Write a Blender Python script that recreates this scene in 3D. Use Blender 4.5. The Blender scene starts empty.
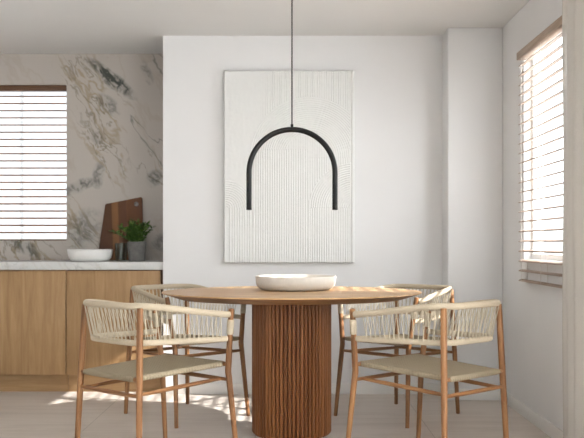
import bpy, bmesh, math, random
from mathutils import Vector, Matrix
import numpy as np

scene = bpy.context.scene
C = scene.collection
PI = math.pi
rnd = random.Random(7)

# ------------------------------------------------------------------ helpers
def link(o, parent=None):
    C.objects.link(o)
    if parent is not None:
        o.parent = parent
    return o

def thing(name, label, cat, loc=(0, 0, 0), rot=(0, 0, 0), group=None):
    o = bpy.data.objects.new(name, None)
    o.empty_display_size = 0.1
    o.location = loc
    o.rotation_euler = rot
    o['label'] = label
    o['category'] = cat
    if group:
        o['group'] = group
    return link(o)

def tag(o, label, cat, group=None):
    o['label'] = label
    o['category'] = cat
    if group:
        o['group'] = group
    return o

def obj(name, bm, m, parent=None, sharp=35, label=None, m2=None):
    me = bpy.data.meshes.new(name)
    bmesh.ops.recalc_face_normals(bm, faces=bm.faces[:])
    bm.to_mesh(me)
    bm.free()
    for p in me.polygons:
        p.use_smooth = True
    me.set_sharp_from_angle(angle=math.radians(sharp))
    me.materials.append(m)
    if m2:
        me.materials.append(m2)
    o = bpy.data.objects.new(name, me)
    if label:
        o['label'] = label
    return link(o, parent)

def struct(name, bm, m, parent=None, sharp=35):
    o = obj(name, bm, m, parent, sharp)
    if parent is None:
        o['kind'] = 'structure'
    return o

def struct_empty(name, loc=(0, 0, 0)):
    o = bpy.data.objects.new(name, None)
    o.location = loc
    o['kind'] = 'structure'
    return link(o)

def dup(root, loc, rotz, label, group=None):
    r = root.copy()
    link(r)
    r.location = loc
    r.rotation_euler = (0, 0, rotz)
    r['label'] = label
    if group:
        r['group'] = group
    for ch in list(root.children):
        c = ch.copy()
        link(c, r)
        for g in ch.children:
            d = g.copy()
            link(d, c)
    return r

def uvl(bm):
    return bm.loops.layers.uv.verify()

def box(bm, x0, x1, y0, y1, z0, z1, grain=2, bev=0.0, seg=2):
    """box added to bm, UV.x along the grain axis in metres"""
    tmp = bmesh.new()
    bmesh.ops.create_cube(tmp, size=1.0)
    for v in tmp.verts:
        v.co = Vector((x0 + (v.co.x + .5) * (x1 - x0), y0 + (v.co.y + .5) * (y1 - y0), z0 + (v.co.z + .5) * (z1 - z0)))
    if bev > 0:
        bmesh.ops.bevel(tmp, geom=tmp.edges[:], offset=bev, segments=seg, profile=.5, affect='EDGES')
    tmp.normal_update()
    merge(bm, tmp)
    L = uvl(bm)
    others = [i for i in range(3) if i != grain]
    for f in bm.faces:
        if f.tag:
            continue
        f.tag = True
        for l in f.loops:
            co = l.vert.co
            l[L].uv = (co[grain], co[others[0]] + co[others[1]])
    return bm

def merge(bm, tmp):
    vm = {}
    for v in tmp.verts:
        vm[v] = bm.verts.new(v.co)
    Lt = tmp.loops.layers.uv.active
    L = uvl(bm) if Lt else None
    for f in tmp.faces:
        nf = bm.faces.new([vm[v] for v in f.verts])
        nf.tag = False
        if Lt:
            for a, b in zip(nf.loops, f.loops):
                a[L].uv = b[Lt].uv
            nf.tag = True
    tmp.free()

def bez(pts, n=8):
    """Catmull-Rom resample of a polyline"""
    P = [Vector(p) for p in pts]
    out = []
    for i in range(len(P) - 1):
        p0 = P[i - 1] if i > 0 else P[i] * 2 - P[i + 1]
        p1, p2 = P[i], P[i + 1]
        p3 = P[i + 2] if i + 2 < len(P) else P[i + 1] * 2 - P[i]
        for k in range(n):
            t = k / n
            out.append(.5 * ((2 * p1) + (-p0 + p2) * t + (2 * p0 - 5 * p1 + 4 * p2 - p3) * t * t + (-p0 + 3 * p1 - 3 * p2 + p3) * t ** 3))
    out.append(P[-1])
    return out

def tube(bm, pts, rad, n=12, up=None, rv=None, cap=.35):
    """tube along pts; rad number or list; rv: second (vertical) radius for an elliptic section;
    ends slightly rounded. UV: x = length, y = around (metres)"""
    P = [Vector(p) for p in pts]
    m = len(P)
    R = [rad] * m if not isinstance(rad, (list, tuple)) else list(rad)
    V = R if rv is None else ([rv] * m if not isinstance(rv, (list, tuple)) else list(rv))
    T = []
    for i in range(m):
        a = P[max(i - 1, 0)]
        b = P[min(i + 1, m - 1)]
        T.append((b - a).normalized())
    if up is None:
        up = Vector((0, 0, 1)) if abs(T[0].z) < .8 else Vector((1, 0, 0))
    up = Vector(up)
    rings = []
    dist = 0
    info = []
    def ring(c, t, ru, rw, d):
        side = t.cross(up).normalized()
        u2 = side.cross(t).normalized()
        rings.append([bm.verts.new(c + side * (ru * math.cos(2 * PI * k / n)) + u2 * (rw * math.sin(2 * PI * k / n))) for k in range(n)])
        info.append((d, ru))
    e = min(R[0], V[0]) * cap
    if cap > 0:
        ring(P[0], T[0], R[0] * (1 - cap), V[0] * (1 - cap), 0)
        ring(P[0] + T[0] * e * .35, T[0], R[0] * (1 - cap * .3), V[0] * (1 - cap * .3), e * .4)
        ring(P[0] + T[0] * e, T[0], R[0], V[0], e)
    else:
        ring(P[0], T[0], R[0], V[0], 0)
    for i in range(1, m):
        dist += (P[i] - P[i - 1]).length
        if i == m - 1 and cap > 0:
            e = min(R[i], V[i]) * cap
            ring(P[i] - T[i] * e, T[i], R[i], V[i], dist - e)
            ring(P[i] - T[i] * e * .35, T[i], R[i] * (1 - cap * .3), V[i] * (1 - cap * .3), dist - e * .4)
            ring(P[i], T[i], R[i] * (1 - cap), V[i] * (1 - cap), dist)
        else:
            ring(P[i], T[i], R[i], V[i], dist)
    L = uvl(bm)
    for i in range(len(rings) - 1):
        for k in range(n):
            k2 = (k + 1) % n
            f = bm.faces.new((rings[i][k], rings[i][k2], rings[i + 1][k2], rings[i + 1][k]))
            f.tag = True
            r = max(info[i][1], .004)
            q = [(info[i][0], k), (info[i][0], k + 1), (info[i + 1][0], k + 1), (info[i + 1][0], k)]
            for l, (d, kk) in zip(f.loops, q):
                l[L].uv = (d, 2 * PI * r * kk / n)
    for rg in (rings[0], rings[-1]):
        f = bm.faces.new(rg)
        f.tag = True
        for l in f.loops:
            l[L].uv = (l.vert.co.x * .2, l.vert.co.y)
    return bm

def lathe(bm, prof, n=64, c=(0, 0, 0), close=True):
    """profile [(r,z)...] spun about z"""
    rings = []
    c = Vector(c)
    for r, z in prof:
        if r < 1e-6:
            rings.append([bm.verts.new(c + Vector((0, 0, z)))])
        else:
            rings.append([bm.verts.new(c + Vector((r * math.cos(2 * PI * k / n), r * math.sin(2 * PI * k / n), z))) for k in range(n)])
    for i in range(len(rings) - 1):
        a, b = rings[i], rings[i + 1]
        for k in range(n):
            k2 = (k + 1) % n
            if len(a) == 1 and len(b) == 1:
                continue
            if len(a) == 1:
                bm.faces.new((a[0], b[k2], b[k]))
            elif len(b) == 1:
                bm.faces.new((a[k], a[k2], b[0]))
            else:
                bm.faces.new((a[k], a[k2], b[k2], b[k]))
    return bm

# ------------------------------------------------------------------ materials
class G:
    def __init__(self, name):
        self.m = bpy.data.materials.new(name)
        self.m.use_nodes = True
        self.t = self.m.node_tree
        self.t.nodes.clear()
        self.out = self.n('ShaderNodeOutputMaterial')
    def n(self, typ, **kw):
        nd = self.t.nodes.new(typ)
        for k, v in kw.items():
            setattr(nd, k, v)
        return nd
    def l(self, a, b):
        self.t.links.new(a, b)
    def put(self, sock, v):
        if hasattr(v, 'is_output'):
            self.l(v, sock)
        else:
            sock.default_value = v
    def math(self, op, a, b=0.0, c=0.0, clamp=False):
        nd = self.n('ShaderNodeMath', operation=op, use_clamp=clamp)
        self.put(nd.inputs[0], a)
        self.put(nd.inputs[1], b)
        self.put(nd.inputs[2], c)
        return nd.outputs[0]
    def coord(self, kind='Object'):
        return self.n('ShaderNodeTexCoord').outputs[kind]
    def mapping(self, vec, scale=(1, 1, 1), loc=(0, 0, 0), rot=(0, 0, 0)):
        nd = self.n('ShaderNodeMapping')
        self.l(vec, nd.inputs['Vector'])
        self.put(nd.inputs['Scale'], scale)
        self.put(nd.inputs['Location'], loc)
        self.put(nd.inputs['Rotation'], rot)
        return nd.outputs[0]
    def noise(self, vec, scale=5, detail=3, rough=.5, dist=0.0):
        nd = self.n('ShaderNodeTexNoise')
        self.l(vec, nd.inputs['Vector'])
        self.put(nd.inputs['Scale'], scale)
        self.put(nd.inputs['Detail'], detail)
        self.put(nd.inputs['Roughness'], rough)
        self.put(nd.inputs['Distortion'], dist)
        return nd.outputs['Fac']
    def ramp(self, fac, stops):
        nd = self.n('ShaderNodeValToRGB')
        e = nd.color_ramp.elements
        e[0].position, e[0].color = stops[0][0], (*stops[0][1], 1)
        e[1].position, e[1].color = stops[-1][0], (*stops[-1][1], 1)
        for p, c in stops[1:-1]:
            k = e.new(p)
            k.color = (*c, 1)
        self.l(fac, nd.inputs[0])
        return nd.outputs[0]
    def mix(self, fac, a, b, blend='MIX'):
        nd = self.n('ShaderNodeMix', data_type='RGBA', blend_type=blend)
        self.put(nd.inputs[0], fac)
        self.put(nd.inputs[6], a if hasattr(a, 'is_output') else (*a, 1))
        self.put(nd.inputs[7], b if hasattr(b, 'is_output') else (*b, 1))
        return nd.outputs[2]
    def bump(self, h, strength=.3, dist=.002):
        nd = self.n('ShaderNodeBump')
        self.put(nd.inputs['Strength'], strength)
        self.put(nd.inputs['Distance'], dist)
        self.l(h, nd.inputs['Height'])
        return nd.outputs[0]
    def pbr(self, col, rough=.5, normal=None, spec=.5, metal=0.0, **kw):
        nd = self.n('ShaderNodeBsdfPrincipled')
        self.put(nd.inputs['Base Color'], col if hasattr(col, 'is_output') else (*col, 1))
        self.put(nd.inputs['Roughness'], rough)
        self.put(nd.inputs['Specular IOR Level'], spec)
        self.put(nd.inputs['Metallic'], metal)
        for k, v in kw.items():
            self.put(nd.inputs[k], v)
        if normal is not None:
            self.l(normal, nd.inputs['Normal'])
        self.l(nd.outputs[0], self.out.inputs[0])
        return nd

def srgb(r, g, b):
    f = lambda c: (c / 255 / 12.92) if c / 255 <= .04045 else ((c / 255 + .055) / 1.055) ** 2.4
    return (f(r), f(g), f(b))

def m_plaster(name, col, rough=.85, bump=.08):
    g = G(name)
    co = g.coord()
    n1 = g.noise(co, 90, 3, .6)
    n2 = g.noise(co, 2.2, 2, .5)
    c = g.ramp(n2, [(.3, tuple(x * .975 for x in col)), (.7, col)])
    g.pbr(c, rough, g.bump(n1, bump, .001), .25)
    return g.m

def m_wood(name, dark, mid, light, rough=.45, slat=False, contrast=1.0, bump=.12):
    g = G(name)
    uv = g.coord('UV')
    inf = g.n('ShaderNodeObjectInfo')
    off = g.n('ShaderNodeCombineXYZ')
    g.l(g.math('MULTIPLY', inf.outputs['Random'], 13.7), off.inputs[0])
    g.l(g.math('MULTIPLY', inf.outputs['Random'], 5.1), off.inputs[1])
    add = g.n('ShaderNodeVectorMath', operation='ADD')
    g.l(uv, add.inputs[0])
    g.l(off.outputs[0], add.inputs[1])
    v = add.outputs[0]
    rings = g.noise(g.mapping(v, (.7, 11, 1) if slat else (1.1, 15, 1)), 1.6, 4, .55, .2 if slat else 1.2)
    fine = g.noise(g.mapping(v, (.8 if slat else 5, 190, 1)), 2.0, 3, .6)
    pores = g.noise(g.mapping(v, (3 if slat else 14, 420, 1)), 2.0, 2, .7)
    fac = g.math('ADD', g.math('MULTIPLY', rings, .7), g.math('MULTIPLY', fine, .3))
    w = .16 / contrast
    c = g.ramp(fac, [(.5 - w, dark), (.5, mid), (.5 + w, light)])
    if slat:
        sep = g.n('ShaderNodeSeparateXYZ')
        g.l(uv, sep.inputs[0])
        wn = g.n('ShaderNodeTexWhiteNoise', noise_dimensions='1D')
        g.l(g.math('FLOOR', g.math('MULTIPLY', sep.outputs[1], 1 / .1)), wn.inputs['W'])
        c = g.mix(g.math('MULTIPLY', wn.outputs[0], .35), c, dark)
    c = g.mix(g.math('MULTIPLY', g.math('LESS_THAN', pores, .36), .22), c, tuple(x * .55 for x in dark))
    g.pbr(c, rough, g.bump(fine, bump, .0006), .35)
    return g.m

def m_cord(name, col, freq=1 / .0042):
    """wound paper cord: fine ridges across the length of the tube"""
    g = G(name)
    uv = g.coord('UV')
    sep = g.n('ShaderNodeSeparateXYZ')
    g.l(uv, sep.inputs[0])
    s = g.math('SINE', g.math('MULTIPLY', sep.outputs[0], 2 * PI * freq))
    n = g.noise(g.mapping(uv, (60, 60, 1)), 3, 2, .6)
    c = g.mix(n, tuple(x * .86 for x in col), tuple(min(1, x * 1.08) for x in col))
    c = g.mix(g.math('MULTIPLY_ADD', s, -.10, .10), c, tuple(x * .55 for x in col))
    g.pbr(c, .8, g.bump(s, .5, .0012), .2)
    return g.m

def m_seat(name, col):
    """cord seat woven in a small basket pattern"""
    g = G(name)
    uv = g.coord('UV')
    sep = g.n('ShaderNodeSeparateXYZ')
    g.l(uv, sep.inputs[0])
    k = 2 * PI / .0165
    sx = g.math('SINE', g.math('MULTIPLY', sep.outputs[0], k))
    sy = g.math('SINE', g.math('MULTIPLY', sep.outputs[1], k))
    h = g.math('MULTIPLY', sx, sy)
    fineh = g.math('SINE', g.math('MULTIPLY', sep.outputs[0], k * 3))
    hh = g.math('ADD', h, g.math('MULTIPLY', fineh, .25))
    n = g.noise(g.mapping(uv, (40, 40, 1)), 3, 2, .6)
    c = g.mix(n, tuple(x * .9 for x in col), tuple(min(1, x * 1.06) for x in col))
    c = g.mix(g.math('MULTIPLY_ADD', h, -.16, .16), c, tuple(x * .5 for x in col))
    g.pbr(c, .8, g.bump(hh, .55, .002), .2)
    return g.m

def m_floor():
    g = G('floor tile')
    co = g.coord()
    T = .9465
    sep = g.n('ShaderNodeSeparateXYZ')
    g.l(co, sep.inputs[0])
    def grid(s, off):
        a = g.math('DIVIDE', g.math('SUBTRACT', s, off), T)
        fr = g.math('FRACT', a)
        d = g.math('ABSOLUTE', g.math('SUBTRACT', fr, .5))
        return g.math('GREATER_THAN', d, .5 - .0016 / T), g.math('FLOOR', a)
    gx, ix = grid(sep.outputs[0], .752)
    gy, iy = grid(sep.outputs[1], 5.39)
    seam = g.math('MAXIMUM', gx, gy)
    idx = g.math('ADD', g.math('MULTIPLY', ix, 3.17), g.math('MULTIPLY', iy, 7.31))
    off = g.n('ShaderNodeCombineXYZ')
    g.l(idx, off.inputs[2])
    add = g.n('ShaderNodeVectorMath', operation='ADD')
    g.l(co, add.inputs[0])
    g.l(off.outputs[0], add.inputs[1])
    v = add.outputs[0]
    streak = g.noise(g.mapping(v, (1.2, 11, 1)), 1.6, 5, .62, .6)
    cloud = g.noise(v, 2.0, 3, .5)
    fac = g.math('ADD', g.math('MULTIPLY', streak, .65), g.math('MULTIPLY', cloud, .35))
    c = g.ramp(fac, [(.33, srgb(194, 183, 172)), (.5, srgb(207, 197, 187)), (.68, srgb(215, 206, 197))])
    c = g.mix(g.math('MULTIPLY', seam, .6), c, srgb(120, 108, 98))
    h = g.math('SUBTRACT', g.math('MULTIPLY', streak, .2), seam)
    g.pbr(c, g.math('MULTIPLY_ADD', streak, .2, .42), g.bump(h, .15, .001), .4)
    return g.m

def m_marble(name, base, patches, strength=1.0, scale=1.0, ochres=()):
    """white marble with grey-green and ochre veins; patches = (x, z, half length, half width, tilt, amount)"""
    g = G(name)
    co = g.coord()
    sep = g.n('ShaderNodeSeparateXYZ')
    g.l(co, sep.inputs[0])
    X, Y, Z = sep.outputs
    # veins run down to the right
    rot = g.mapping(co, (1, 1, 1), rot=(0, math.radians(-57), 0))
    warp = g.n('ShaderNodeTexNoise')
    g.l(co, warp.inputs['Vector'])
    warp.inputs['Scale'].default_value = 3.2 * scale
    warp.inputs['Detail'].default_value = 5
    wv = g.n('ShaderNodeVectorMath', operation='MULTIPLY_ADD')
    g.l(warp.outputs['Color'], wv.inputs[0])
    wv.inputs[1].default_value = (.20, .20, .20)
    g.l(rot, wv.inputs[2])
    v = wv.outputs[0]
    def vein(sc, sx, width, det=4):
        n = g.noise(g.mapping(v, (sx, 1, 1)), sc * scale, det, .55)
        d = g.math('ABSOLUTE', g.math('SUBTRACT', n, .5))
        return g.math('SUBTRACT', 1, g.math('DIVIDE', d, width), clamp=True)
    v1 = vein(2.0, .22, .007)
    v2 = vein(4.6, .2, .03)
    v3 = vein(12.0, .7, .10, 6)
    v4 = vein(8.0, .2, .02)
    big = g.noise(co, 1.5 * scale, 2, .5)
    gate = g.ramp(big, [(.40, (0, 0, 0)), (.60, (1, 1, 1))])
    mask = None
    for (px, pz, a, b, tilt, amt) in patches:
        ct, st = math.cos(tilt), math.sin(tilt)
        dx = g.math('SUBTRACT', X, px)
        dz = g.math('SUBTRACT', Z, pz)
        wob = g.math('MULTIPLY_ADD', warp.outputs['Fac'], .14, -.07)
        u = g.math('ADD', g.math('ADD', g.math('MULTIPLY', dx, ct), g.math('MULTIPLY', dz, st)), wob)
        w = g.math('ADD', g.math('SUBTRACT', g.math('MULTIPLY', dz, ct), g.math('MULTIPLY', dx, st)), wob)
        e = g.math('ADD', g.math('POWER', g.math('ABSOLUTE', g.math('DIVIDE', u, a)), 2), g.math('POWER', g.math('ABSOLUTE', g.math('DIVIDE', w, b)), 2))
        k = g.math('MULTIPLY', g.math('SUBTRACT', 1, g.math('MULTIPLY', e, .8), clamp=True), amt)
        mask = k if mask is None else g.math('MAXIMUM', mask, k)
    grey = srgb(96, 100, 92)
    ochre = srgb(158, 140, 112)
    c = g.mix(g.math('MULTIPLY', big, .35), base, tuple(x * .88 for x in base))
    zone = None
    for (px, pz, r) in ochres:
        dx = g.math('SUBTRACT', X, px)
        dz = g.math('SUBTRACT', Z, pz)
        u = g.math('MULTIPLY_ADD', dz, .5, dx)
        e = g.math('DIVIDE', g.math('ADD', g.math('MULTIPLY', u, u), g.math('MULTIPLY', g.math('MULTIPLY', dz, dz), .25)), r * r)
        k = g.math('SUBTRACT', 1, g.math('MULTIPLY', e, .7), clamp=True)
        zone = k if zone is None else g.math('MAXIMUM', zone, k)
    if zone is None:
        zone = gate
    c = g.mix(g.math('MULTIPLY', g.math('MULTIPLY', v2, .65 * strength), g.math('MULTIPLY_ADD', zone, .75, .25)), c, ochre)
    c = g.mix(g.math('MULTIPLY', g.math('MULTIPLY', v4, .7 * strength), zone), c, srgb(128, 118, 100))
    c = g.mix(g.math('MULTIPLY', v1, .5 * strength), c, grey)
    if mask is not None:
        mm = g.math('MULTIPLY', mask, g.math('MULTIPLY_ADD', g.math('MAXIMUM', v3, g.math('MULTIPLY', v2, 1.0)), .95, .24))
        c = g.mix(g.math('MULTIPLY', mm, .95, clamp=True), c, srgb(66, 71, 64))
    g.pbr(c, .3, None, .4)
    return g.m

def m_simple(name, col, rough=.5, metal=0.0, spec=.5, noise=0.0, nscale=60, bump=0.0):
    g = G(name)
    if noise > 0:
        n = g.noise(g.coord(), nscale, 4, .6)
        c = g.ramp(n, [(.3, tuple(x * (1 - noise) for x in col)), (.7, tuple(min(1, x * (1 + noise)) for x in col))])
        g.pbr(c, rough, g.bump(n, bump, .001) if bump else None, spec, metal)
    else:
        g.pbr(col, rough, None, spec, metal)
    return g.m

def m_pane():
    g = G('window glass')
    tr = g.n('ShaderNodeBsdfTransparent')
    gl = g.n('ShaderNodeBsdfGlossy')
    gl.inputs['Roughness'].default_value = .02
    mx = g.n('ShaderNodeMixShader')
    mx.inputs[0].default_value = .05
    g.l(tr.outputs[0], mx.inputs[1])
    g.l(gl.outputs[0], mx.inputs[2])
    g.l(mx.outputs[0], g.out.inputs[0])
    return g.m

def m_frost():
    g = G('fill window frosted glass')
    tl = g.n('ShaderNodeBsdfTranslucent')
    tl.inputs[0].default_value = (.90, .90, .90, 1)
    gl = g.n('ShaderNodeBsdfGlossy')
    gl.inputs['Roughness'].default_value = .4
    mx = g.n('ShaderNodeMixShader')
    mx.inputs[0].default_value = .05
    g.l(tl.outputs[0], mx.inputs[1])
    g.l(gl.outputs[0], mx.inputs[2])
    g.l(mx.outputs[0], g.out.inputs[0])
    return g.m

def m_sheer():
    g = G('sheer curtain cloth')
    tr = g.n('ShaderNodeBsdfTransparent')
    df = g.n('ShaderNodeBsdfDiffuse')
    tl = g.n('ShaderNodeBsdfTranslucent')
    col = (*srgb(229, 224, 217), 1)
    df.inputs[0].default_value = col
    tl.inputs[0].default_value = col
    n = g.noise(g.mapping(g.coord(), (30, 400, 400)), 1, 2, .5)
    m1 = g.n('ShaderNodeMixShader')
    m1.inputs[0].default_value = .35
    g.l(df.outputs[0], m1.inputs[1])
    g.l(tl.outputs[0], m1.inputs[2])
    m2 = g.n('ShaderNodeMixShader')
    g.l(g.math('MULTIPLY_ADD', n, .16, .62), m2.inputs[0])
    g.l(tr.outputs[0], m2.inputs[1])
    g.l(m1.outputs[0], m2.inputs[2])
    g.l(m2.outputs[0], g.out.inputs[0])
    return g.m

def m_glassware():
    g = G('drinking glass')
    tr = g.n('ShaderNodeBsdfTransparent')
    tr.inputs[0].default_value = (.80, .85, .83, 1)
    gl = g.n('ShaderNodeBsdfGlossy')
    gl.inputs['Roughness'].default_value = .03
    lw = g.n('ShaderNodeLayerWeight')
    lw.inputs['Blend'].default_value = .25
    mx = g.n('ShaderNodeMixShader')
    g.l(g.math('MULTIPLY_ADD', lw.outputs['Fresnel'], .2, .02, clamp=True), mx.inputs[0])
    g.l(tr.outputs[0], mx.inputs[1])
    g.l(gl.outputs[0], mx.inputs[2])
    g.l(mx.outputs[0], g.out.inputs[0])
    return g.m

WALLC = srgb(231, 230, 229)
M_wall = m_plaster('painted wall', WALLC)
M_ceil = m_plaster('painted ceiling', srgb(228, 227, 225), .9, .05)
M_trim = m_plaster('painted trim', srgb(234, 232, 228), .5, .02)
M_floor = m_floor()
M_top = m_wood('oak table top', srgb(164, 124, 84), srgb(188, 150, 108), srgb(204, 170, 128), .4)
M_bevel_shade = m_wood('oak bevel painted shade', srgb(112, 76, 46), srgb(136, 94, 58), srgb(152, 110, 72), .5)  # same oak darkened: underside shade put into the bevel colour
M_groove_shade = m_simple('painted groove shade', srgb(56, 32, 18), .7)  # shade between the flutes painted as a dark colour
M_flute = m_wood('oak fluted column', srgb(90, 52, 28), srgb(134, 84, 48), srgb(168, 116, 72), .42, slat=True, contrast=.6, bump=.03)
M_chair = m_wood('chair wood', srgb(104, 70, 43), srgb(144, 100, 63), srgb(170, 127, 86), .42)
M_cab = m_wood('cabinet oak veneer', srgb(146, 113, 76), srgb(163, 129, 90), srgb(178, 145, 105), .5, contrast=.8)
M_gap = m_simple('dark cabinet gap', srgb(92, 66, 44), .7)
M_blind_dark = m_wood('brown blind wood', srgb(84, 58, 40), srgb(106, 74, 52), srgb(124, 90, 64), .5)
M_blind_slat = m_wood('brown blind slat wood', srgb(126, 88, 58), srgb(150, 106, 72), srgb(168, 124, 86), .5)
M_blind = m_wood('tan blind wood', srgb(148, 128, 112), srgb(168, 147, 130), srgb(184, 164, 147), .5)
M_cordrail = m_cord('paper cord wrap', srgb(198, 183, 159))
M_strand = m_cord('paper cord strand', srgb(202, 190, 168), 1 / .006)
M_seat = m_seat('woven cord seat', srgb(164, 150, 126))
M_bowl = m_simple('off white stoneware', srgb(216, 209, 199), .55, noise=.04, nscale=30, bump=.1)
M_white = m_simple('white glazed ceramic', srgb(232, 230, 226), .3, noise=.02)
M_black = m_simple('bronze black metal', srgb(17, 15, 14), .4, .0, .3)
M_cable = m_simple('grey braided cable', srgb(88, 84, 80), .6)
M_canvas = m_simple('white textured plaster', srgb(228, 228, 225), .85, spec=.2, noise=.012, nscale=45, bump=.15)
M_pot = m_simple('grey concrete', srgb(106, 104, 101), .8, noise=.25, nscale=28, bump=.3)
M_soil = m_simple('dark soil', srgb(52, 40, 30), .95, noise=.3)
M_stem = m_simple('green stem', srgb(84, 104, 52), .6)
M_pane = m_pane()
M_sheer = m_sheer()
M_frost = m_frost()
M_glass = m_glassware()
M_string = m_simple('blind cord', srgb(205, 198, 188), .7)
M_string_dark = m_simple('brown blind cord', srgb(120, 104, 90), .7)
M_steel = m_simple('dull steel', srgb(150, 148, 145), .35, .9)

def m_leaf():
    g = G('green leaf')
    co = g.coord()
    n = g.noise(co, 35, 2, .5)
    c = g.ramp(n, [(.3, srgb(46, 74, 30)), (.55, srgb(84, 118, 48)), (.75, srgb(138, 160, 84))])
    g.pbr(c, .45, None, .4)
    return g.m
M_leaf = m_leaf()

def m_board():
    g = G('walnut board')
    uv = g.coord('UV')
    sep = g.n('ShaderNodeSeparateXYZ')
    g.l(uv, sep.inputs[0])
    band = g.ramp(sep.outputs[1], [(0, srgb(92, 58, 36)), (.28, srgb(100, 64, 40)), (.30, srgb(142, 98, 60)), (.43, srgb(150, 104, 64)),
                                   (.45, srgb(108, 68, 42)), (.62, srgb(98, 60, 37)), (.64, srgb(124, 80, 50)), (1, srgb(112, 70, 44))])
    gr = g.noise(g.mapping(uv, (3, 45, 1)), 2, 4, .6, .6)
    c = g.mix(g.math('MULTIPLY', gr, .5), band, srgb(64, 40, 25))
    g.pbr(c, .5, None, .3)
    return g.m
M_board = m_board()

# ------------------------------------------------------------------ room shell
H = 2.428
XR = 1.3755           # right wall, inner face
YB = 6.10             # back wall, front face
YK = 6.69             # kitchen wall
XL = -3.1             # left wall
YR = -1.4             # wall behind the viewer
WT = .24

bm = bmesh.new(); box(bm, XL - WT, XR + WT, YR - WT, YK + WT, -.12, 0); struct('floor', bm, M_floor)
bm = bmesh.new(); box(bm, XL - WT, XR + WT, YR - WT, YK + WT, H, H + .2); struct('ceiling', bm, M_ceil)
bm = bmesh.new(); box(bm, -.874, XR + WT, YB, YK + WT, 0, H); struct('wall_back', bm, M_wall)
bm = bmesh.new(); box(bm, 1.017, XR, 5.867, YB, 0, H, bev=.008); struct('wall_column', bm, M_wall)
bm = bmesh.new(); box(bm, XL - WT, XL, YR - WT, YK + WT, 0, H); struct('wall_left', bm, M_wall)

# right wall with the window beside the table
WY0, WY1, WZ0, WZ1 = 4.46, 5.336, .93, 2.18
FY0, FY1, FZ0, FZ1 = .2, 3.6, .1, 2.28      # unseen frosted window, added to bring side light into the room
WTR = .12
bm = bmesh.new()
for a in ((YR - WT, FY0, 0, H), (FY0, FY1, 0, FZ0), (FY0, FY1, FZ1, H), (FY1, WY0, 0, H), (WY1, YB, 0, H), (WY0, WY1, 0, WZ0), (WY0, WY1, WZ1, H)):
    box(bm, XR, XR + WTR, a[0], a[1], a[2], a[3])
struct('wall_right', bm, M_wall)

# kitchen wall in marble with a wide window
KX0, KX1, KZ0, KZ1 = -2.95, -1.676, 1.04, 2.199
patches = [(-1.33, 2.245, .24, .06, math.radians(-36), 1.3), (-1.22, 2.16, .09, .05, math.radians(-20), .55),
           (-1.36, 2.05, .11, .06, math.radians(-40), .65), (-1.57, 1.45, .13, .045, math.radians(18), .8),
           (-1.43, 1.53, .05, .11, math.radians(-15), .75), (-1.02, 1.50, .07, .06, math.radians(35), .7),
           (-1.55, 1.13, .12, .16, math.radians(-30), .6), (-1.99, .99, .12, .05, math.radians(-45), .8),
           (-1.43, 1.80, .07, .05, math.radians(-50), .45), (-1.07, 2.30, .03, .1, math.radians(20), .5), (-.97, 1.04, .08, .06, 0.5, .6)]
M_marble = m_marble('veined white marble', srgb(190, 182, 174), patches, 1.35, ochres=[(-1.45, 2.08, .22), (-1.40, 1.72, .14), (-1.02, 1.52, .12), (-1.6, 1.15, .16), (-2.0, 1.0, .3)])
M_counter = m_marble('white marble worktop', srgb(203, 202, 199), [], .5, 1.3)
bm = bmesh.new()
for a in ((XL - WT, KX0, 0, H), (KX1, -.874, 0, H), (KX0, KX1, 0, KZ0), (KX0, KX1, KZ1, H)):
    box(bm, a[0], a[1], YK, YK + WT, a[2], a[3])
struct('wall_kitchen', bm, M_marble)

# wall behind the viewer ; its glazed opening is added to let daylight in
RX0, RX1, RZ0, RZ1 = -.7, 1.2, .95, 2.3
bm = bmesh.new()
for a in ((XL - WT, RX0, 0, H), (RX1, XR + WT, 0, H), (RX0, RX1, 0, RZ0), (RX0, RX1, RZ1, H)):
    box(bm, a[0], a[1], YR - WT, YR, a[2], a[3])
struct('wall_rear', bm, M_wall)

# baseboards
bm = bmesh.new(); box(bm, -.874, 1.017, YB - .013, YB, 0, .072, bev=.003); struct('baseboard_back', bm, M_trim)
bm = bmesh.new()
box(bm, 1.004, XR - .013, 5.854, 5.867, 0, .072, bev=.003)
box(bm, 1.004, 1.017, 5.8545, YB - .013, 0, .072, bev=.003)
struct('baseboard_column', bm, M_trim)
bm = bmesh.new(); box(bm, XR - .013, XR, YR, 5.867, 0, .072, bev=.003); struct('baseboard_right', bm, M_trim)

def window(name, axis, at, a0, a1, z0, z1, w=.045, depth=.05, mull=(), glass=None):
    """window frame + pane standing in a wall opening; axis 'x' = wall at constant x"""
    e = struct_empty(name)
    def bx(bm_, u0, u1, v0, v1, d0, d1, bev=.003):
        if axis == 'x':
            box(bm_, d0, d1, u0, u1, v0, v1, bev=bev)
        else:
            box(bm_, u0, u1, d0, d1, v0, v1, bev=bev)
    f = bmesh.new()
    bx(f, a0, a0 + w, z0, z1, at, at + depth)
    bx(f, a1 - w, a1, z0, z1, at, at + depth)
    bx(f, a0 + w, a1 - w, z0, z0 + w, at, at + depth)
    bx(f, a0 + w, a1 - w, z1 - w, z1, at, at + depth)
    for m_ in mull:
        bx(f, m_ - w / 2, m_ + w / 2, z0 + w, z1 - w, at, at + depth)
    fr = obj('window_frame', f, M_trim, e)
    p = bmesh.new()
    bx(p, a0 + w, a1 - w, z0 + w, z1 - w, at + depth * .45, at + depth * .45 + .006, bev=0)
    obj('pane', p, glass or M_pane, fr)
    return e
window('window_1', 'x', XR + .045, WY0, WY1, WZ0, WZ1, .032, .04)
window('fill_window_right', 'x', XR + .045, FY0, FY1, FZ0, FZ1, .045, .05, (1.33, 2.47), M_frost)  # added out of view as a diffuse side light
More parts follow.
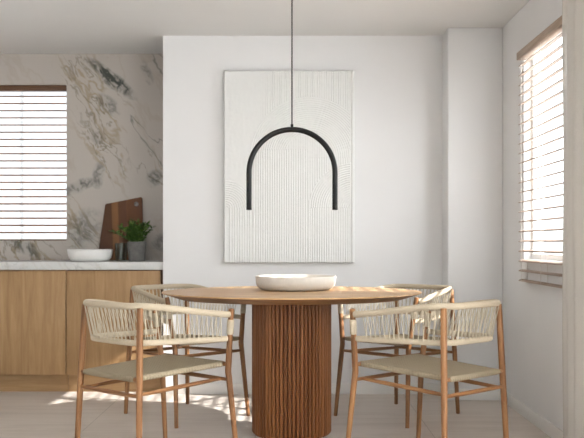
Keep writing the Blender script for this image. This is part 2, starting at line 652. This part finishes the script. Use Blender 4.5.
window('window_2', 'y', YK + .12, KX0, KX1, KZ0, KZ1, .014, .04, (-2.3,))
window('fill_window_rear', 'y', YR - .14, RX0, RX1, RZ0, RZ1, .05, .06, (.1,))  # added out of view to carry daylight in from behind

# ------------------------------------------------------------------ blinds
def slat_mesh(length, width, thick, tilt, axis, crown=.003):
    """slat cross section is a shallow arc; long axis x or y, centred"""
    bm_ = bmesh.new()
    n = 6
    top, bot = [], []
    for i in range(n + 1):
        s = -width / 2 + width * i / n
        h = crown * (1 - (2 * s / width) ** 2)
        tt = thick / 2 * (1 if 0 < i < n else .5)
        top.append((s, h + tt)); bot.append((s, h - tt))
    prof = top + bot[::-1]
    ca, sa = math.cos(tilt), math.sin(tilt)
    prof = [(s * ca - h * sa, s * sa + h * ca) for s, h in prof]
    L = uvl(bm_)
    rings = []
    for e in (-length / 2, length / 2):
        rings.append([bm_.verts.new((s, e, h) if axis == 'y' else (e, s, h)) for s, h in prof])
    m = len(prof)
    for k in range(m):
        f = bm_.faces.new((rings[0][k], rings[0][(k + 1) % m], rings[1][(k + 1) % m], rings[1][k]))
        for l, q in zip(f.loops, ((0, k), (0, k + 1), (length, k + 1), (length, k))):
            l[L].uv = (q[0], q[1] * .006)
    bm_.faces.new(rings[0]); bm_.faces.new(rings[1][::-1])
    return bm_

# window blind by the table: slats tipped a little down towards the room
BX, BY0, BY1 = 1.350, 4.34, 5.30
rb = thing('wooden_blind', 'tan wooden venetian blind over the sunlit window on the right wall', 'blind', (BX, (BY0 + BY1) / 2, .80))
bm = bmesh.new()
box(bm, -.028, .025, -(BY1 - BY0) / 2, (BY1 - BY0) / 2, 2.099 - .80, 2.143 - .80, grain=1, bev=.003)
obj('head_rail', bm, M_blind, rb)
bm = bmesh.new()
pitch = .0573
slat0 = None
for i in range(23):
    z = .806 + i * pitch - .80
    if i == 0:
        slat0 = obj('slat', slat_mesh(BY1 - BY0, .034, .0062, math.radians(13), 'y'), M_blind, rb)
        slat0.location.z = z
    else:
        s = slat0.copy(); link(s, rb); s.location.z = z
for yy in (-(BY1 - BY0) / 2 + .07, 0, (BY1 - BY0) / 2 - .07):
    bm = bmesh.new()
    for xx in (-.018, .018):
        tube(bm, [(xx, yy, 0), (xx, yy, 1.30)], .0011, 6, cap=0)
    obj('ladder_cord', bm, M_string, rb)

# kitchen blind inside the recess
kx0, kx1 = KX0 + .004, KX1 - .006
ky = YK + .037
kb = thing('kitchen_blind', 'brown wooden venetian blind in the kitchen window recess above the worktop', 'blind', ((kx0 + kx1) / 2, ky, KZ0))
w2 = (kx1 - kx0) / 2
bm = bmesh.new(); box(bm, -w2, w2, -.03, .03, KZ1 - .042 - KZ0, KZ1 - .001 - KZ0, grain=0, bev=.003); obj('head_rail', bm, M_blind_dark, kb)
bm = bmesh.new(); box(bm, -w2, w2, -.022, .022, .001, .009, grain=0, bev=.003); obj('bottom_rail', bm, M_blind_dark, kb)
for i in range(20):
    z = .016 + .0535 * (i + 1) - .01
    if i == 0:
        slat0 = obj('slat', slat_mesh(2 * w2, .042, .0092, math.radians(8), 'x'), M_blind_slat, kb)
        slat0.location.z = z
    else:
        s = slat0.copy(); link(s, kb); s.location.z = z
for xx in ((22 - 292) * ky / 900 - (kx0 + kx1) / 2, -.35):
    bm = bmesh.new()
    for yy in (-.0225, .0225):
        tube(bm, [(xx, yy, .01), (xx, yy, KZ1 - KZ0 - .04)], .0019, 6, cap=0)
    obj('ladder_cord', bm, M_string_dark, kb)

# ------------------------------------------------------------------ sheer curtain
bm = bmesh.new()
n = 160
y0, y1 = 3.0, 4.2
cols = []
for i in range(n + 1):
    t = i / n
    y = y0 + (y1 - y0) * t
    x = 1.262 + .013 * math.sin(2 * PI * y / .105 + .6 * math.sin(y * 9)) + .008 * math.sin(y * 23)
    if t > .985:
        x += (t - .985) * .5
    cols.append((x, y))
rows = 8
grid = [[bm.verts.new((x + .003 * math.sin(j * 1.3 + y * 14), y, .012 + (2.40 - .012) * j / rows)) for j in range(rows + 1)] for x, y in cols]
for i in range(n):
    for j in range(rows):
        bm.faces.new((grid[i][j], grid[i + 1][j], grid[i + 1][j + 1], grid[i][j + 1]))
cur = thing('sheer_curtain', 'white sheer floor-length curtain hanging at the right edge beside the window', 'curtain', (0, 0, 0))
co = obj('cloth', bm, M_sheer, cur, 80)
sol = co.modifiers.new('thickness', 'SOLIDIFY'); sol.thickness = .0012
bm = bmesh.new(); box(bm, 1.235, 1.29, 2.95, 4.24, 2.40, H - .001, grain=1, bev=.003); obj('track', bm, M_trim, cur)

# ------------------------------------------------------------------ kitchen run
def cabinet(x0, x1, label, filler=0.0):
    root = thing('base_cabinet', label, 'cabinet', ((x0 + x1) / 2, 6.15, 0), group='oak base cabinets under the worktop')
    a, b = x0 - (x0 + x1) / 2, x1 - (x0 + x1) / 2
    bm_ = bmesh.new(); box(bm_, a, b, .0, .53, .127, .84); obj('body', bm_, M_gap if filler else M_cab, root)
    bm_ = bmesh.new(); box(bm_, a, b, .045, .065, .0, .127, grain=0); obj('plinth', bm_, M_cab, root)
    bm_ = bmesh.new(); box(bm_, a + .0015, b - .0015 - filler, -.02, -.0005, .127, .834, bev=.0015); obj('door', bm_, M_cab, root)
    return root
cabinet(-1.5385, -.876, 'oak base cabinet beside the white wall, below the bowl and potted plant', .02)
cabinet(-2.203, -1.541, 'oak base cabinet below the kitchen window, middle one of the run')
cabinet(-2.868, -2.206, 'farthest left of the three oak base cabinets under the worktop')
bm = bmesh.new(); box(bm, XL, -.875, 6.112, YK, .841, .894, bev=.0015); tag(obj('worktop', bm, M_counter), 'white marble worktop running along the oak base cabinets', 'worktop')

def at(px, py_z, Y):
    return ((px - 292) * Y / 900, Y, py_z)

# white serving bowl on the worktop
bm = bmesh.new()
lathe(bm, [(0, 0), (.115, 0), (.13, .006), (.146, .024), (.155, .055), (.157, .08), (.154, .084), (.150, .081), (.146, .055), (.136, .028), (.12, .016), (0, .013)], 72)
o = obj('shallow_bowl', bm, M_white); o.location = at(90.2, .8945, 6.34)
tag(o, 'round white ceramic bowl on the kitchen worktop', 'bowl')

# cutting board leaning on the marble
cb = thing('cutting_board', 'walnut cutting board with slanted top leaning on the marble splashback', 'cutting board', (at(120, .8945, 6.615)[0], 6.622, .8945), (math.radians(-7), 0, 0))
out2 = [(-.166, .003), (-.118, .418), (.152, .472), (.172, .003)]
def round_poly(pts, r, seg=4):
    res = []
    m = len(pts)
    for i in range(m):
        p = Vector(pts[i]); a = (Vector(pts[i - 1]) - p).normalized(); b = (Vector(pts[(i + 1) % m]) - p).normalized()
        for k in range(seg + 1):
            t = k / seg
            q = p + a * r * (1 - t) ** 2 + b * r * t ** 2
            res.append((q.x, q.y))
    return res
op = round_poly(out2, .012)
bm = bmesh.new()
hc, hr = (.112, .418), .013
hole = [(hc[0] + hr * math.cos(2 * PI * k / 20), hc[1] + hr * math.sin(2 * PI * k / 20)) for k in range(20)]
vf, vb, hf, hb = ([bm.verts.new((x, d, z)) for x, z in src] for src, d in ((op, -.011), (op, .011), (hole, -.011), (hole, .011)))
for vs in ((vf, hf), (vb, hb)):
    es = []
    for ring_ in vs:
        for k in range(len(ring_)):
            es.append(bm.edges.new((ring_[k], ring_[(k + 1) % len(ring_)])))
    bmesh.ops.triangle_fill(bm, use_beauty=True, use_dissolve=True, edges=es)
for a, b in ((vf, vb), (hf, hb)):
    for k in range(len(a)):
        bm.faces.new((a[k], a[(k + 1) % len(a)], b[(k + 1) % len(a)], b[k]))
L = uvl(bm)
for f in bm.faces:
    for l in f.loops:
        l[L].uv = (l.vert.co.z, (l.vert.co.x + .17 + .06 * l.vert.co.z - .03) / .32)
brd = obj('board', bm, M_board, cb, 30)
bm = bmesh.new()
lathe(bm, [(.0128, -.0115), (.0165, -.0118), (.0165, -.0108), (.0128, -.0105), (.0128, -.0115)], 24)
for v in bm.verts:
    v.co = Vector((hc[0] + v.co.x, v.co.z, hc[1] + v.co.y))
obj('hole_ring', bm, M_steel, brd)

# tumbler
bm = bmesh.new()
lathe(bm, [(0, 0), (.036, 0), (.039, .003), (.0425, .06), (.043, .126), (.042, .128), (.0405, .126), (.040, .06), (.0365, .012), (0, .010)], 48)
o = obj('glass_tumbler', bm, M_glass); o.location = at(121, .8945, 6.36)
tag(o, 'clear glass tumbler between the white bowl and the potted plant', 'glass')

# potted plant
pp = thing('potted_plant', 'small leafy green herb in a grey concrete pot on the worktop', 'plant', at(136.8, .8945, 6.32))
bm = bmesh.new()
lathe(bm, [(0, 0), (.054, 0), (.057, .003), (.067, .134), (.0665, .138), (.063, .138), (.060, .12), (0, .118)], 56)
pot = obj('pot', bm, M_pot, pp)
bm = bmesh.new(); lathe(bm, [(0, .1285), (.03, .129), (.0603, .126), (.0603, .119), (0, .1185)], 32); obj('soil', bm, M_soil, pot)
stems, leaves = bmesh.new(), bmesh.new()
def leaf(bm_, p, d, L_, W_, nrm):
    d = d.normalized(); s = d.cross(nrm).normalized(); u = s.cross(d).normalized()
    ts = [(0, .0), (.25, .8), (.55, 1.0), (.8, .6), (1, 0)]
    cen, lf, rt = [], [], []
    for t, w in ts:
        c_ = p + d * (L_ * t) + u * (L_ * (.15 * t - .3 * t * t))
        cen.append(bm_.verts.new(c_))
        lf.append(bm_.verts.new(c_ - s * (W_ * w * .5) + u * (W_ * .18 * w)) if w > 0 else cen[-1])
        rt.append(bm_.verts.new(c_ + s * (W_ * w * .5) + u * (W_ * .18 * w)) if w > 0 else cen[-1])
    for i in range(4):
        for e in (lf, rt):
            vs = []
            for q in (cen[i], cen[i + 1], e[i + 1], e[i]):
                if q not in vs:
                    vs.append(q)
            if len(vs) >= 3:
                bm_.faces.new(vs)
rp = random.Random(11)
for s_ in range(46):
    az = rp.uniform(0, 2 * PI)
    lean = rp.uniform(.05, .85) if s_ > 2 else 1.15
    if s_ <= 2:
        az = PI + rp.uniform(-.4, .3)
    Ls = rp.uniform(.105, .165) * (1.0 if s_ > 2 else 1.0)
    hd = Vector((math.cos(az), math.sin(az), 0))
    base = Vector((0, 0, .124)) + hd * rp.uniform(.005, .035)
    pts = []
    for k in range(7):
        t = k / 6
        pts.append(base + hd * (Ls * math.sin(lean) * t ** 1.25) + Vector((0, 0, 1)) * (Ls * (t * math.cos(lean * .75) - .10 * lean * t * t)))
    tube(stems, pts, [.0016 - .0008 * k / 6 for k in range(7)], 6, cap=0)
    for k in range(1, 7):
        for side in range(3):
            a2 = rp.uniform(0, 2 * PI)
            tdir = (pts[k] - pts[k - 1]).normalized()
            rv_ = Vector((math.cos(a2), math.sin(a2), rp.uniform(-.1, .5)))
            leaf(leaves, pts[k] - tdir * rp.uniform(0, .015), (tdir * .7 + rv_ * .8), rp.uniform(.024, .040), rp.uniform(.013, .019), Vector((rp.uniform(-.3, .3), rp.uniform(-.3, .3), 1)))
    leaf(leaves, pts[-1], pts[-1] - pts[-2], .03, .013, Vector((.2, .1, 1)))
obj('stems', stems, M_stem, pp)
obj('foliage', leaves, M_leaf, pp, 60)

# ------------------------------------------------------------------ plaster relief panel
PW, PH, PD = .876, 1.294, .05
px0, pz0 = -.0236 - PW / 2 + .004, .889
art = thing('relief_panel', 'tall white textured plaster panel with ridged arches hung on the back wall', 'wall art', (px0 + PW / 2, YB, pz0))
s = .00674
NX, NZ = 330, 470
xs = np.linspace(0, PW, NX); zs = np.linspace(0, PH, NZ)
XX, ZZ = np.meshgrid(xs, zs)
PX = 223.7 + XX / s; PY = 263 - ZZ / s        # layout worked out in panel units
def ridge(d, p): return .5 + .5 * np.cos(2 * PI * d / p)
rs = np.random.RandomState(3)
def smooth(sx, sz):
    a = rs.rand(NZ // sz + 3, NX // sx + 3)
    iz = np.arange(NZ) / sz; ix = np.arange(NX) / sx
    z0 = iz.astype(int); x0 = ix.astype(int); fz = (iz - z0)[:, None]; fx = (ix - x0)[None, :]
    fz = fz * fz * (3 - 2 * fz); fx = fx * fx * (3 - 2 * fx)
    return a[z0][:, x0] * (1 - fz) * (1 - fx) + a[z0 + 1][:, x0] * fz * (1 - fx) + a[z0][:, x0 + 1] * (1 - fz) * fx + a[z0 + 1][:, x0 + 1] * fz * fx
P_ = 2.35
hgt = .25 * smooth(6, 30) + .3 * smooth(30, 40)                      # smooth trowelled area
up_right = np.clip((PX - 258) / 12, 0, 1) * (PY < 160)
hgt = hgt * (1 - up_right * .7) + up_right * ridge(PX, P_) * .9
rA = np.hypot(PX - 309, PY - 157.5)
inA = (rA < 60.5) & (PY < 158)
hA = np.where(rA > 24, ridge(rA, 2.1), .3 + .4 * ridge(PX, P_)) * .75 + .25
hgt = np.where(inA, hA, hgt)
mid = (PX > 253) & (PX < 309) & (PY >= 150) & (np.abs(PX - 309) < 60)
hgt = np.where(mid & ((PY >= 158) | (rA < 46)), ridge(PX, P_) * .8 + .1, hgt)
rB = np.hypot(PX - 353, PY - 208)
right = (PX >= 309) & (PY >= 150)
hgt = np.where(right & (PY >= 158), ridge(PX, P_) * .7 + .1, hgt)
hgt = np.where(right & (rB < 44.5) & (PY < 208), ridge(rB, 2.2) * .7 + .35, hgt)
rC = np.hypot(PX - 226, PY - 208)
hgt = np.where((PX < 253) & (rC < 27) & (PY < 208), ridge(rC, 2.2) * .7 + .25, hgt)
hgt = np.where((PX < 253) & (PX > 229) & (PY >= 208), ridge(PX, 2.5) * .9 + .15, hgt)
hgt = np.where(np.abs(PX - 253.2) < .5, 1.25 * (PY > 180), hgt) if False else hgt
seam = (np.abs(PX - 253.2) < .55) & (PY > 185) | (np.abs(PX - 308.8) < .55) & (PY > 200)
hgt = np.where(seam, 1.2, hgt)
mask_w = 1 - .55 * np.clip((smooth(28, 40) - .55) * 4, 0, 1)
hgt = hgt * mask_w + .12 * smooth(5, 5)
margin = (PX > 351.0) | (PX < 225.2)
hgt = np.where(margin, .75, hgt)
hgt = np.where((PX > 350.0) & (PX <= 351.0), -.6, hgt)
edge = np.minimum(np.minimum(XX, PW - XX), np.minimum(ZZ, PH - ZZ))
depth = PD + hgt * .0044 - .010 * np.clip(1 - edge / .007, 0, 1) ** 2
verts = np.stack([XX - PW / 2, -depth, ZZ], -1).reshape(-1, 3)
nb = len(verts)
ring_i = list(range(NX)) + [NX * (j + 1) - 1 for j in range(1, NZ)] + [NX * NZ - 1 - i for i in range(1, NX)] + [NX * (NZ - 1 - j) for j in range(1, NZ - 1)]
back = [(verts[i][0], -.0006, verts[i][2]) for i in ring_i]
faces = []
for j in range(NZ - 1):
    b0 = j * NX
    for i in range(NX - 1):
        faces.append((b0 + i, b0 + i + 1, b0 + NX + i + 1, b0 + NX + i))
m = len(ring_i)
for k in range(m):
    a, b = ring_i[k], ring_i[(k + 1) % m]
    faces.append((b, a, nb + k, nb + (k + 1) % m))
faces.append(tuple(nb + k for k in range(m)))
me = bpy.data.meshes.new('panel')
me.from_pydata(verts.tolist() + back, [], faces)
me.materials.append(M_canvas)
for p in me.polygons:
    p.use_smooth = True
me.set_sharp_from_angle(angle=math.radians(60))
link(bpy.data.objects.new('panel', me), art)

# ------------------------------------------------------------------ pendant lamp
YT = 4.85
pl = thing('pendant_lamp', 'black arch-shaped pendant lamp hanging on a thin cable over the table', 'lamp', (0, YT, H))
Rr, tr_ = .2317, .0146
zc = 1.03 + (242 - 172.5) * YT / 900 - H
pts = [(-Rr, 0, zc - .202)] + [(-Rr, 0, zc - .202 + .0505 * k) for k in range(1, 4)]
pts += [(-Rr * math.cos(PI * k / 40), 0, zc + Rr * math.sin(PI * k / 40)) for k in range(41)]
pts += [(Rr, 0, zc - .0505 * k) for k in range(1, 5)]
bm = bmesh.new(); tube(bm, pts, tr_, 20, up=(0, 1, 0), cap=.12); obj('arch', bm, M_black, pl)
bm = bmesh.new(); tube(bm, [(0, 0, zc + Rr + tr_ + .004), (0, 0, -.02)], .0045, 10, cap=0); cbl = obj('cable', bm, M_cable, pl)
bm = bmesh.new(); tube(bm, [(0, 0, zc + Rr + tr_ - .004), (0, 0, zc + Rr + tr_ + .014)], .008, 14, cap=.2); obj('cable_grip', bm, M_black, cbl)
bm = bmesh.new(); lathe(bm, [(0, -.026), (.052, -.026), (.056, -.022), (.056, -.0005), (0, -.0005)], 40); obj('ceiling_rose', bm, M_black, pl)

# ------------------------------------------------------------------ table
tb = thing('dining_table', 'rounded oak pedestal dining table with a fluted drum base', 'table', (-.002, YT, 0))
TZ, TR = .764, .6965
TD = .038                       # thickness; the top is a touch shallower than it is wide
bm = bmesh.new()
lathe(bm, [(0, TZ - TD), (.57, TZ - TD), (.597, TZ - TD + .0012), (.607, TZ - TD + .0045), (TR - .0015, TZ - .0065), (TR, TZ - .0045), (TR - .0008, TZ - .002), (TR - .003, TZ), (.45, TZ), (0, TZ)], 160)
for v in bm.verts:
    v.co.y *= .87
L = uvl(bm)
for f in bm.faces:
    for l in f.loops:
        l[L].uv = (l.vert.co.x, l.vert.co.y + l.vert.co.z)
for f in bm.faces:
    zs_ = [v.co.z for v in f.verts]
    if max(zs_) < TZ - .005:
        f.material_index = 1
obj('table_top', bm, M_top, tb, 12, m2=M_bevel_shade)
bm = bmesh.new()
NF, SUB = 60, 14
RB = .2140
sec = []
for k in range(NF):
    for j in range(SUB):
        t = j / SUB
        a = 2 * PI * (k + t) / NF
        q_ = abs(2 * t - 1) / .78
        r = RB - .009 + .009 * math.sqrt(1 - q_ * q_) if q_ < 1 else RB - .012
        sec.append((a, r, k, t))
Lb = uvl(bm)
rings = []
for z, dr in ((.002, -.012), (.012, -.003), (.016, 0), (TZ - TD, 0)):
    rings.append([bm.verts.new(((r + dr) * math.cos(a), (r + dr) * math.sin(a), z)) for a, r, k, t in sec])
m = len(sec)
for i in range(3):
    for q in range(m):
        q2 = (q + 1) % m
        f = bm.faces.new((rings[i][q], rings[i][q2], rings[i + 1][q2], rings[i + 1][q]))
        for l in f.loops:
            kk, tt = sec[q][2], sec[q][3]
            t2 = tt + (1 / SUB if l.vert in (rings[i][q2], rings[i + 1][q2]) else 0)
            l[Lb].uv = (l.vert.co.z, kk * .1 + .002 + t2 * .026)
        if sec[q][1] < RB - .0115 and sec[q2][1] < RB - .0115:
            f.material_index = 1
bm.faces.new(rings[0][::-1]); bm.faces.new(rings[-1])
obj('fluted_base', bm, M_flute, tb, 50, m2=M_groove_shade)

# bowl on the table
bm = bmesh.new()
lathe(bm, [(0, 0), (.165, 0), (.186, .003), (.205, .012), (.217, .027), (.2225, .046), (.224, .073), (.2225, .0775), (.218, .077), (.2155, .06), (.209, .038), (.193, .022), (.168, .0135), (0, .012)], 96)
o = obj('serving_bowl', bm, M_bowl); o.location = (.021, 5.0, TZ + .0004)
tag(o, 'wide low off-white stoneware bowl on the round oak table', 'bowl')

# ------------------------------------------------------------------ armchair
# local frame: x = sitter's right, y = forward, z = up; origin between the back feet
UB0, UB1, VB1, ZB = .230, .201, .030, .7526
UF0, VF0, UF1, VF1, UF2, VF2, ZF, ZK = .261, .558, .2396, .517, .277, .4985, .6963, .43
def back_leg(z):
    k = z / ZB
    return Vector((UB0 + (UB1 - UB0) * k, VB1 * k, z))
def front_leg(z):
    if z < ZK:
        k = z / ZK
        return Vector((UF0 + (UF1 - UF0) * k, VF0 + (VF1 - VF0) * k, z))
    k = (z - ZK) / (ZF - ZK)
    return Vector((UF1 + (UF2 - UF1) * k, VF1 + (VF2 - VF1) * k, z))
def mir(v, s): return Vector((v.x * s, v.y, v.z))

def u_path(fu, fv, fz, bu, bv, bz, rc, bow, n_side=16, n_c=9, n_b=10):
    """half of a U: front right end -> back right corner -> middle of the back; mirrored to a full U"""
    A = Vector((fu, fv)); Bc = Vector((bu, bv))
    d1 = (A - Bc).normalized(); d2 = Vector((-1, 0))
    p1 = Bc + d1 * rc; p2 = Bc + d2 * rc
    pts = [A.lerp(p1, i / n_side) for i in range(n_side)]
    for i in range(n_c):
        t = i / n_c
        pts.append(p1 * (1 - t) ** 2 + Bc * 2 * t * (1 - t) + p2 * t * t)
    for i in range(n_b + 1):
        pts.append(p2.lerp(Vector((0, bv)), i / n_b))
    out = []
    tot = sum((pts[i + 1] - pts[i]).length for i in range(len(pts) - 1))
    acc = 0
    for i, p in enumerate(pts):
        if i:
            acc += (pts[i] - pts[i - 1]).length
        k = acc / tot
        kz = min(1, k / .68); kz = kz * kz * (3 - 2 * kz) * .5 + kz * .5
        b = bow * max(0, 1 - (p.x / max(bu, .01)) ** 2) if p.y < bv + rc else 0
        out.append(Vector((p.x, p.y - b, fz + (bz - fz) * kz)))
    return out + [Vector((-p.x, p.y, p.z)) for p in out[-2::-1]]

def resample(path, n_):
    d = [0]
    for i in range(1, len(path)):
        d.append(d[-1] + (path[i] - path[i - 1]).length)
    res = []
    j = 0
    for k in range(n_):
        t = d[-1] * k / (n_ - 1)
        while j < len(d) - 2 and d[j + 1] < t:
            j += 1
        f = (t - d[j]) / (d[j + 1] - d[j])
        res.append(path[j].lerp(path[j + 1], f))
    return res

def make_chair(label):
    root = thing('woven_armchair', label, 'chair', group='woven cord armchairs round the table')
    for sx in (1, -1):
        bm_ = bmesh.new()
        zz = [0, .12, .3, .45, .6, .745]
        tube(bm_, [mir(back_leg(z), sx) for z in zz], [.0118, .0128, .0142, .015, .0148, .014], 14, cap=.15)
        obj('leg', bm_, M_chair, root)
        bm_ = bmesh.new()
        key = [0, .14, .29, .39, .43, .47, .56, .65, .722]
        base = [mir(front_leg(z), sx) for z in key]
        pts_ = bez(base, 4)
        rr = [.0112 + .0036 * min(1, p.z / .4) - .0022 * max(0, (p.z - .45) / .27) for p in pts_]
        tube(bm_, pts_, rr, 14, cap=.2)
        fleg = obj('leg', bm_, M_chair, root)
        bm_ = bmesh.new()
        tube(bm_, [mir(front_leg(z), sx) for z in (.603, .625, .65, .672)], .0162, 16, cap=.12)
        obj('post_wrap', bm_, M_cordrail, fleg, label='beige cord wrapped round the arm post')
    top = u_path(UF2 + .0005, VF2 - .011, ZF, .216, .012, ZB, .10, .016)
    low_f = front_leg(.582)
    low = u_path(low_f.x - .004, low_f.y - .012, .582, .196, .036, .592, .085, .012)
    bm_ = bmesh.new(); tube(bm_, top, .0148, 16, rv=.0148, cap=.15); obj('arm_rail', bm_, M_cordrail, root)
    bm_ = bmesh.new(); tube(bm_, low, .0085, 14, rv=.0135, cap=.15); obj('lower_rail', bm_, M_cordrail, root)
    # strands of cord wound between the rails, alternately over the outer and the inner face
    bm_ = bmesh.new()
    N_ = 100
    tp = resample(top, N_ * 2 + 1); lp = resample(low, N_ * 2 + 1)
    i0 = 6
    for k in range(i0, 2 * N_ - i0, 2):
        lean = 2 if (k // 2) % 2 else -2
        a = tp[k]; b = lp[min(2 * N_, max(0, k + lean))]
        tdir = (tp[min(k + 1, 2 * N_)] - tp[k - 1]).normalized()
        nrm = Vector((tdir.y, -tdir.x, 0)).normalized() * (.0085 if (k // 2) % 2 else -.0085)
        p0 = a + nrm - Vector((0, 0, .006)); p1 = b + nrm * .75 + Vector((0, 0, .004))
        tube(bm_, [p0, p0.lerp(p1, .5), p1], .0022, 6, cap=0)
    obj('woven_back', bm_, M_strand, root)
    # seat rails (wood ends show beside the legs) and the woven seat
    zb_, zf_ = .438, .459
    bl, fl = back_leg(zb_), front_leg(zf_)
    bm_ = bmesh.new(); tube(bm_, [mir(bl, -1), mir(bl, 1)], .0105, 12, cap=0); obj('seat_rail', bm_, M_chair, root)
    bm_ = bmesh.new(); tube(bm_, [mir(fl, -1), mir(fl, 1)], .0105, 12, cap=0); obj('seat_rail', bm_, M_chair, root)
    bm_ = bmesh.new()
    nu, nv, th = 22, 26, .0135
    L_ = uvl(bm_)
    wb_, wf_ = bl.x - .030, fl.x - .028
    vb0, vf1 = bl.y - .013, fl.y + .013
    prof = []
    def seat_pt(a, b, top_):
        # a,b in 0..1 ; rounded pillow edge
        w = wb_ + (wf_ - wb_) * b
        u = (a * 2 - 1) * w
        v_ = vb0 + (vf1 - vb0) * b
        zc_ = zb_ + (zf_ - zb_) * b
        du = min(1, (1 - abs(a * 2 - 1)) * w / th); dv = min(1, min(b, 1 - b) * (vf1 - vb0) / th)
        e = min(math.sqrt(max(0, 1 - (1 - du) ** 2)), math.sqrt(max(0, 1 - (1 - dv) ** 2)))
        sag = .010 * math.sin(PI * a) * math.sin(PI * b)
        return Vector((u, v_, zc_ + (th * e if top_ else -th * e) - sag))
    def spread(n_):
        r = [0, .008, .02, .04]
        return r + [.04 + .92 * i / n_ for i in range(1, n_)] + [.96, .98, .992, 1]
    A_, B_ = spread(nu), spread(nv)
    gt = [[bm_.verts.new(seat_pt(a, b, True)) for a in A_] for b in B_]
    gb = [[gt[j][i] if (j in (0, len(B_) - 1) or i in (0, len(A_) - 1)) else bm_.verts.new(seat_pt(a, b, False)) for i, a in enumerate(A_)] for j, b in enumerate(B_)]
    for gq in (gt, gb):
        for j in range(len(B_) - 1):
            for i in range(len(A_) - 1):
                f = bm_.faces.new((gq[j][i], gq[j][i + 1], gq[j + 1][i + 1], gq[j + 1][i]))
                for l in f.loops:
                    l[L_].uv = (l.vert.co.x, l.vert.co.y)
    obj('seat', bm_, M_seat, root, 70)
    # stretchers
    zs_b, zs_f = .367, .387
    b_, f_ = back_leg(zs_b), front_leg(zs_f)
    def st(p, q):
        bq = bmesh.new()
        tube(bq, [p.lerp(q, t) for t in (0, .1, .3, .5, .7, .9, 1)], [.0078, .0085, .0098, .0103, .0098, .0085, .0078], 12, cap=0)
        obj('stretcher', bq, M_chair, root)
    st(mir(b_, -1), b_)
    st(mir(f_, -1), f_)
    for sx in (1, -1):
        st(Vector((sx * (b_.x - .038), b_.y, zs_b)), Vector((sx * (f_.x - .055), f_.y, zs_f)))
    return root

def place(root, x, y, t):
    """t = heading of the sitter, measured from +x"""
    root.location = (x, y, 0)
    root.rotation_euler = (0, 0, t - PI / 2)
c1 = make_chair('woven cord armchair nearest the viewer on the left, backrest towards the oak cabinets')
place(c1, -.8222, 3.9795, .8359)
c2 = dup(c1, (0, 0, 0), 0, 'woven cord armchair behind the table on the left, near the kitchen corner')
place(c2, -.8312, 5.5626, -.8169)
c3 = dup(c1, (0, 0, 0), 0, 'woven cord armchair nearest the viewer on the right, in front of the window wall')
place(c3, .8202, 3.9795, PI - .8359)
c4 = dup(c1, (0, 0, 0), 0, 'sunlit woven cord armchair behind the table on the right, near the wall column')
place(c4, .8292, 5.5626, PI + .8169)

# ------------------------------------------------------------------ light
w = bpy.data.worlds.new('World'); scene.world = w
w.use_nodes = True
nt = w.node_tree
bg = nt.nodes['Background']
# hazy bright sky: strongest around the sun, paler on the opposite side
SUN = Vector((-1, .36, -.715))
tc = nt.nodes.new('ShaderNodeTexCoord')
dt = nt.nodes.new('ShaderNodeVectorMath')
dt.operation = 'DOT_PRODUCT'
nt.links.new(tc.outputs['Generated'], dt.inputs[0])
dt.inputs[1].default_value = tuple(-SUN.normalized())
mr = nt.nodes.new('ShaderNodeMapRange')
mr.interpolation_type = 'LINEAR'
mr.inputs['From Min'].default_value = -.12
mr.inputs['From Max'].default_value = .85
mr.inputs['To Min'].default_value = .85
mr.inputs['To Max'].default_value = 6.5
nt.links.new(dt.outputs['Value'], mr.inputs['Value'])
nt.links.new(mr.outputs[0], bg.inputs[1])
bg.inputs[0].default_value = (.91, .96, 1.0, 1)

sd = bpy.data.lights.new('sun', 'SUN')
sd.energy = 7.5
sd.angle = math.radians(.6)
sd.color = (1.0, .965, .93)
so = bpy.data.objects.new('sun', sd); link(so)
so.rotation_euler = SUN.to_track_quat('-Z', 'Y').to_euler()
so.location = (4, 3, 4)

def portal(name, loc, rot, sx, sy):
    d = bpy.data.lights.new(name, 'AREA'); d.shape = 'RECTANGLE'; d.size = sx; d.size_y = sy
    d.cycles.is_portal = True
    o_ = bpy.data.objects.new(name, d); link(o_); o_.location = loc; o_.rotation_euler = rot
    return o_
portal('portal_rear', ((RX0 + RX1) / 2, YR - WT - .02, (RZ0 + RZ1) / 2), (PI / 2, 0, PI), RX1 - RX0, RZ1 - RZ0)
portal('portal_right', (XR + WTR + .02, (WY0 + WY1) / 2, (WZ0 + WZ1) / 2), (PI / 2, 0, PI / 2), WY1 - WY0, WZ1 - WZ0)
portal('portal_kitchen', ((KX0 + KX1) / 2, YK + WT + .02, (KZ0 + KZ1) / 2), (PI / 2, 0, 0), KX1 - KX0, KZ1 - KZ0)
for p_ in bpy.data.objects:
    if p_.name.startswith('portal_'):
        target = {'portal_rear': Vector((0, 1, 0)), 'portal_right': Vector((-1, 0, 0)), 'portal_kitchen': Vector((0, -1, 0))}[p_.name]
        p_.rotation_euler = target.to_track_quat('-Z', 'Z').to_euler()

# ------------------------------------------------------------------ camera
cd = bpy.data.cameras.new('camera')
cd.sensor_width = 36
cd.lens = 900 / 584 * 36
cd.shift_y = (242 - 219) / 584
cd.dof.use_dof = True
cd.dof.focus_distance = 4.5
cd.dof.aperture_fstop = 4.0
cam = bpy.data.objects.new('camera', cd); link(cam)
cam.location = (0, 0, 1.03)
cam.rotation_euler = (PI / 2, 0, 0)
scene.camera = cam

vs = scene.view_settings
vs.view_transform = 'Standard'
vs.look = 'None'
vs.gamma = 1
vs.use_curve_mapping = False
vs.exposure = 0.85
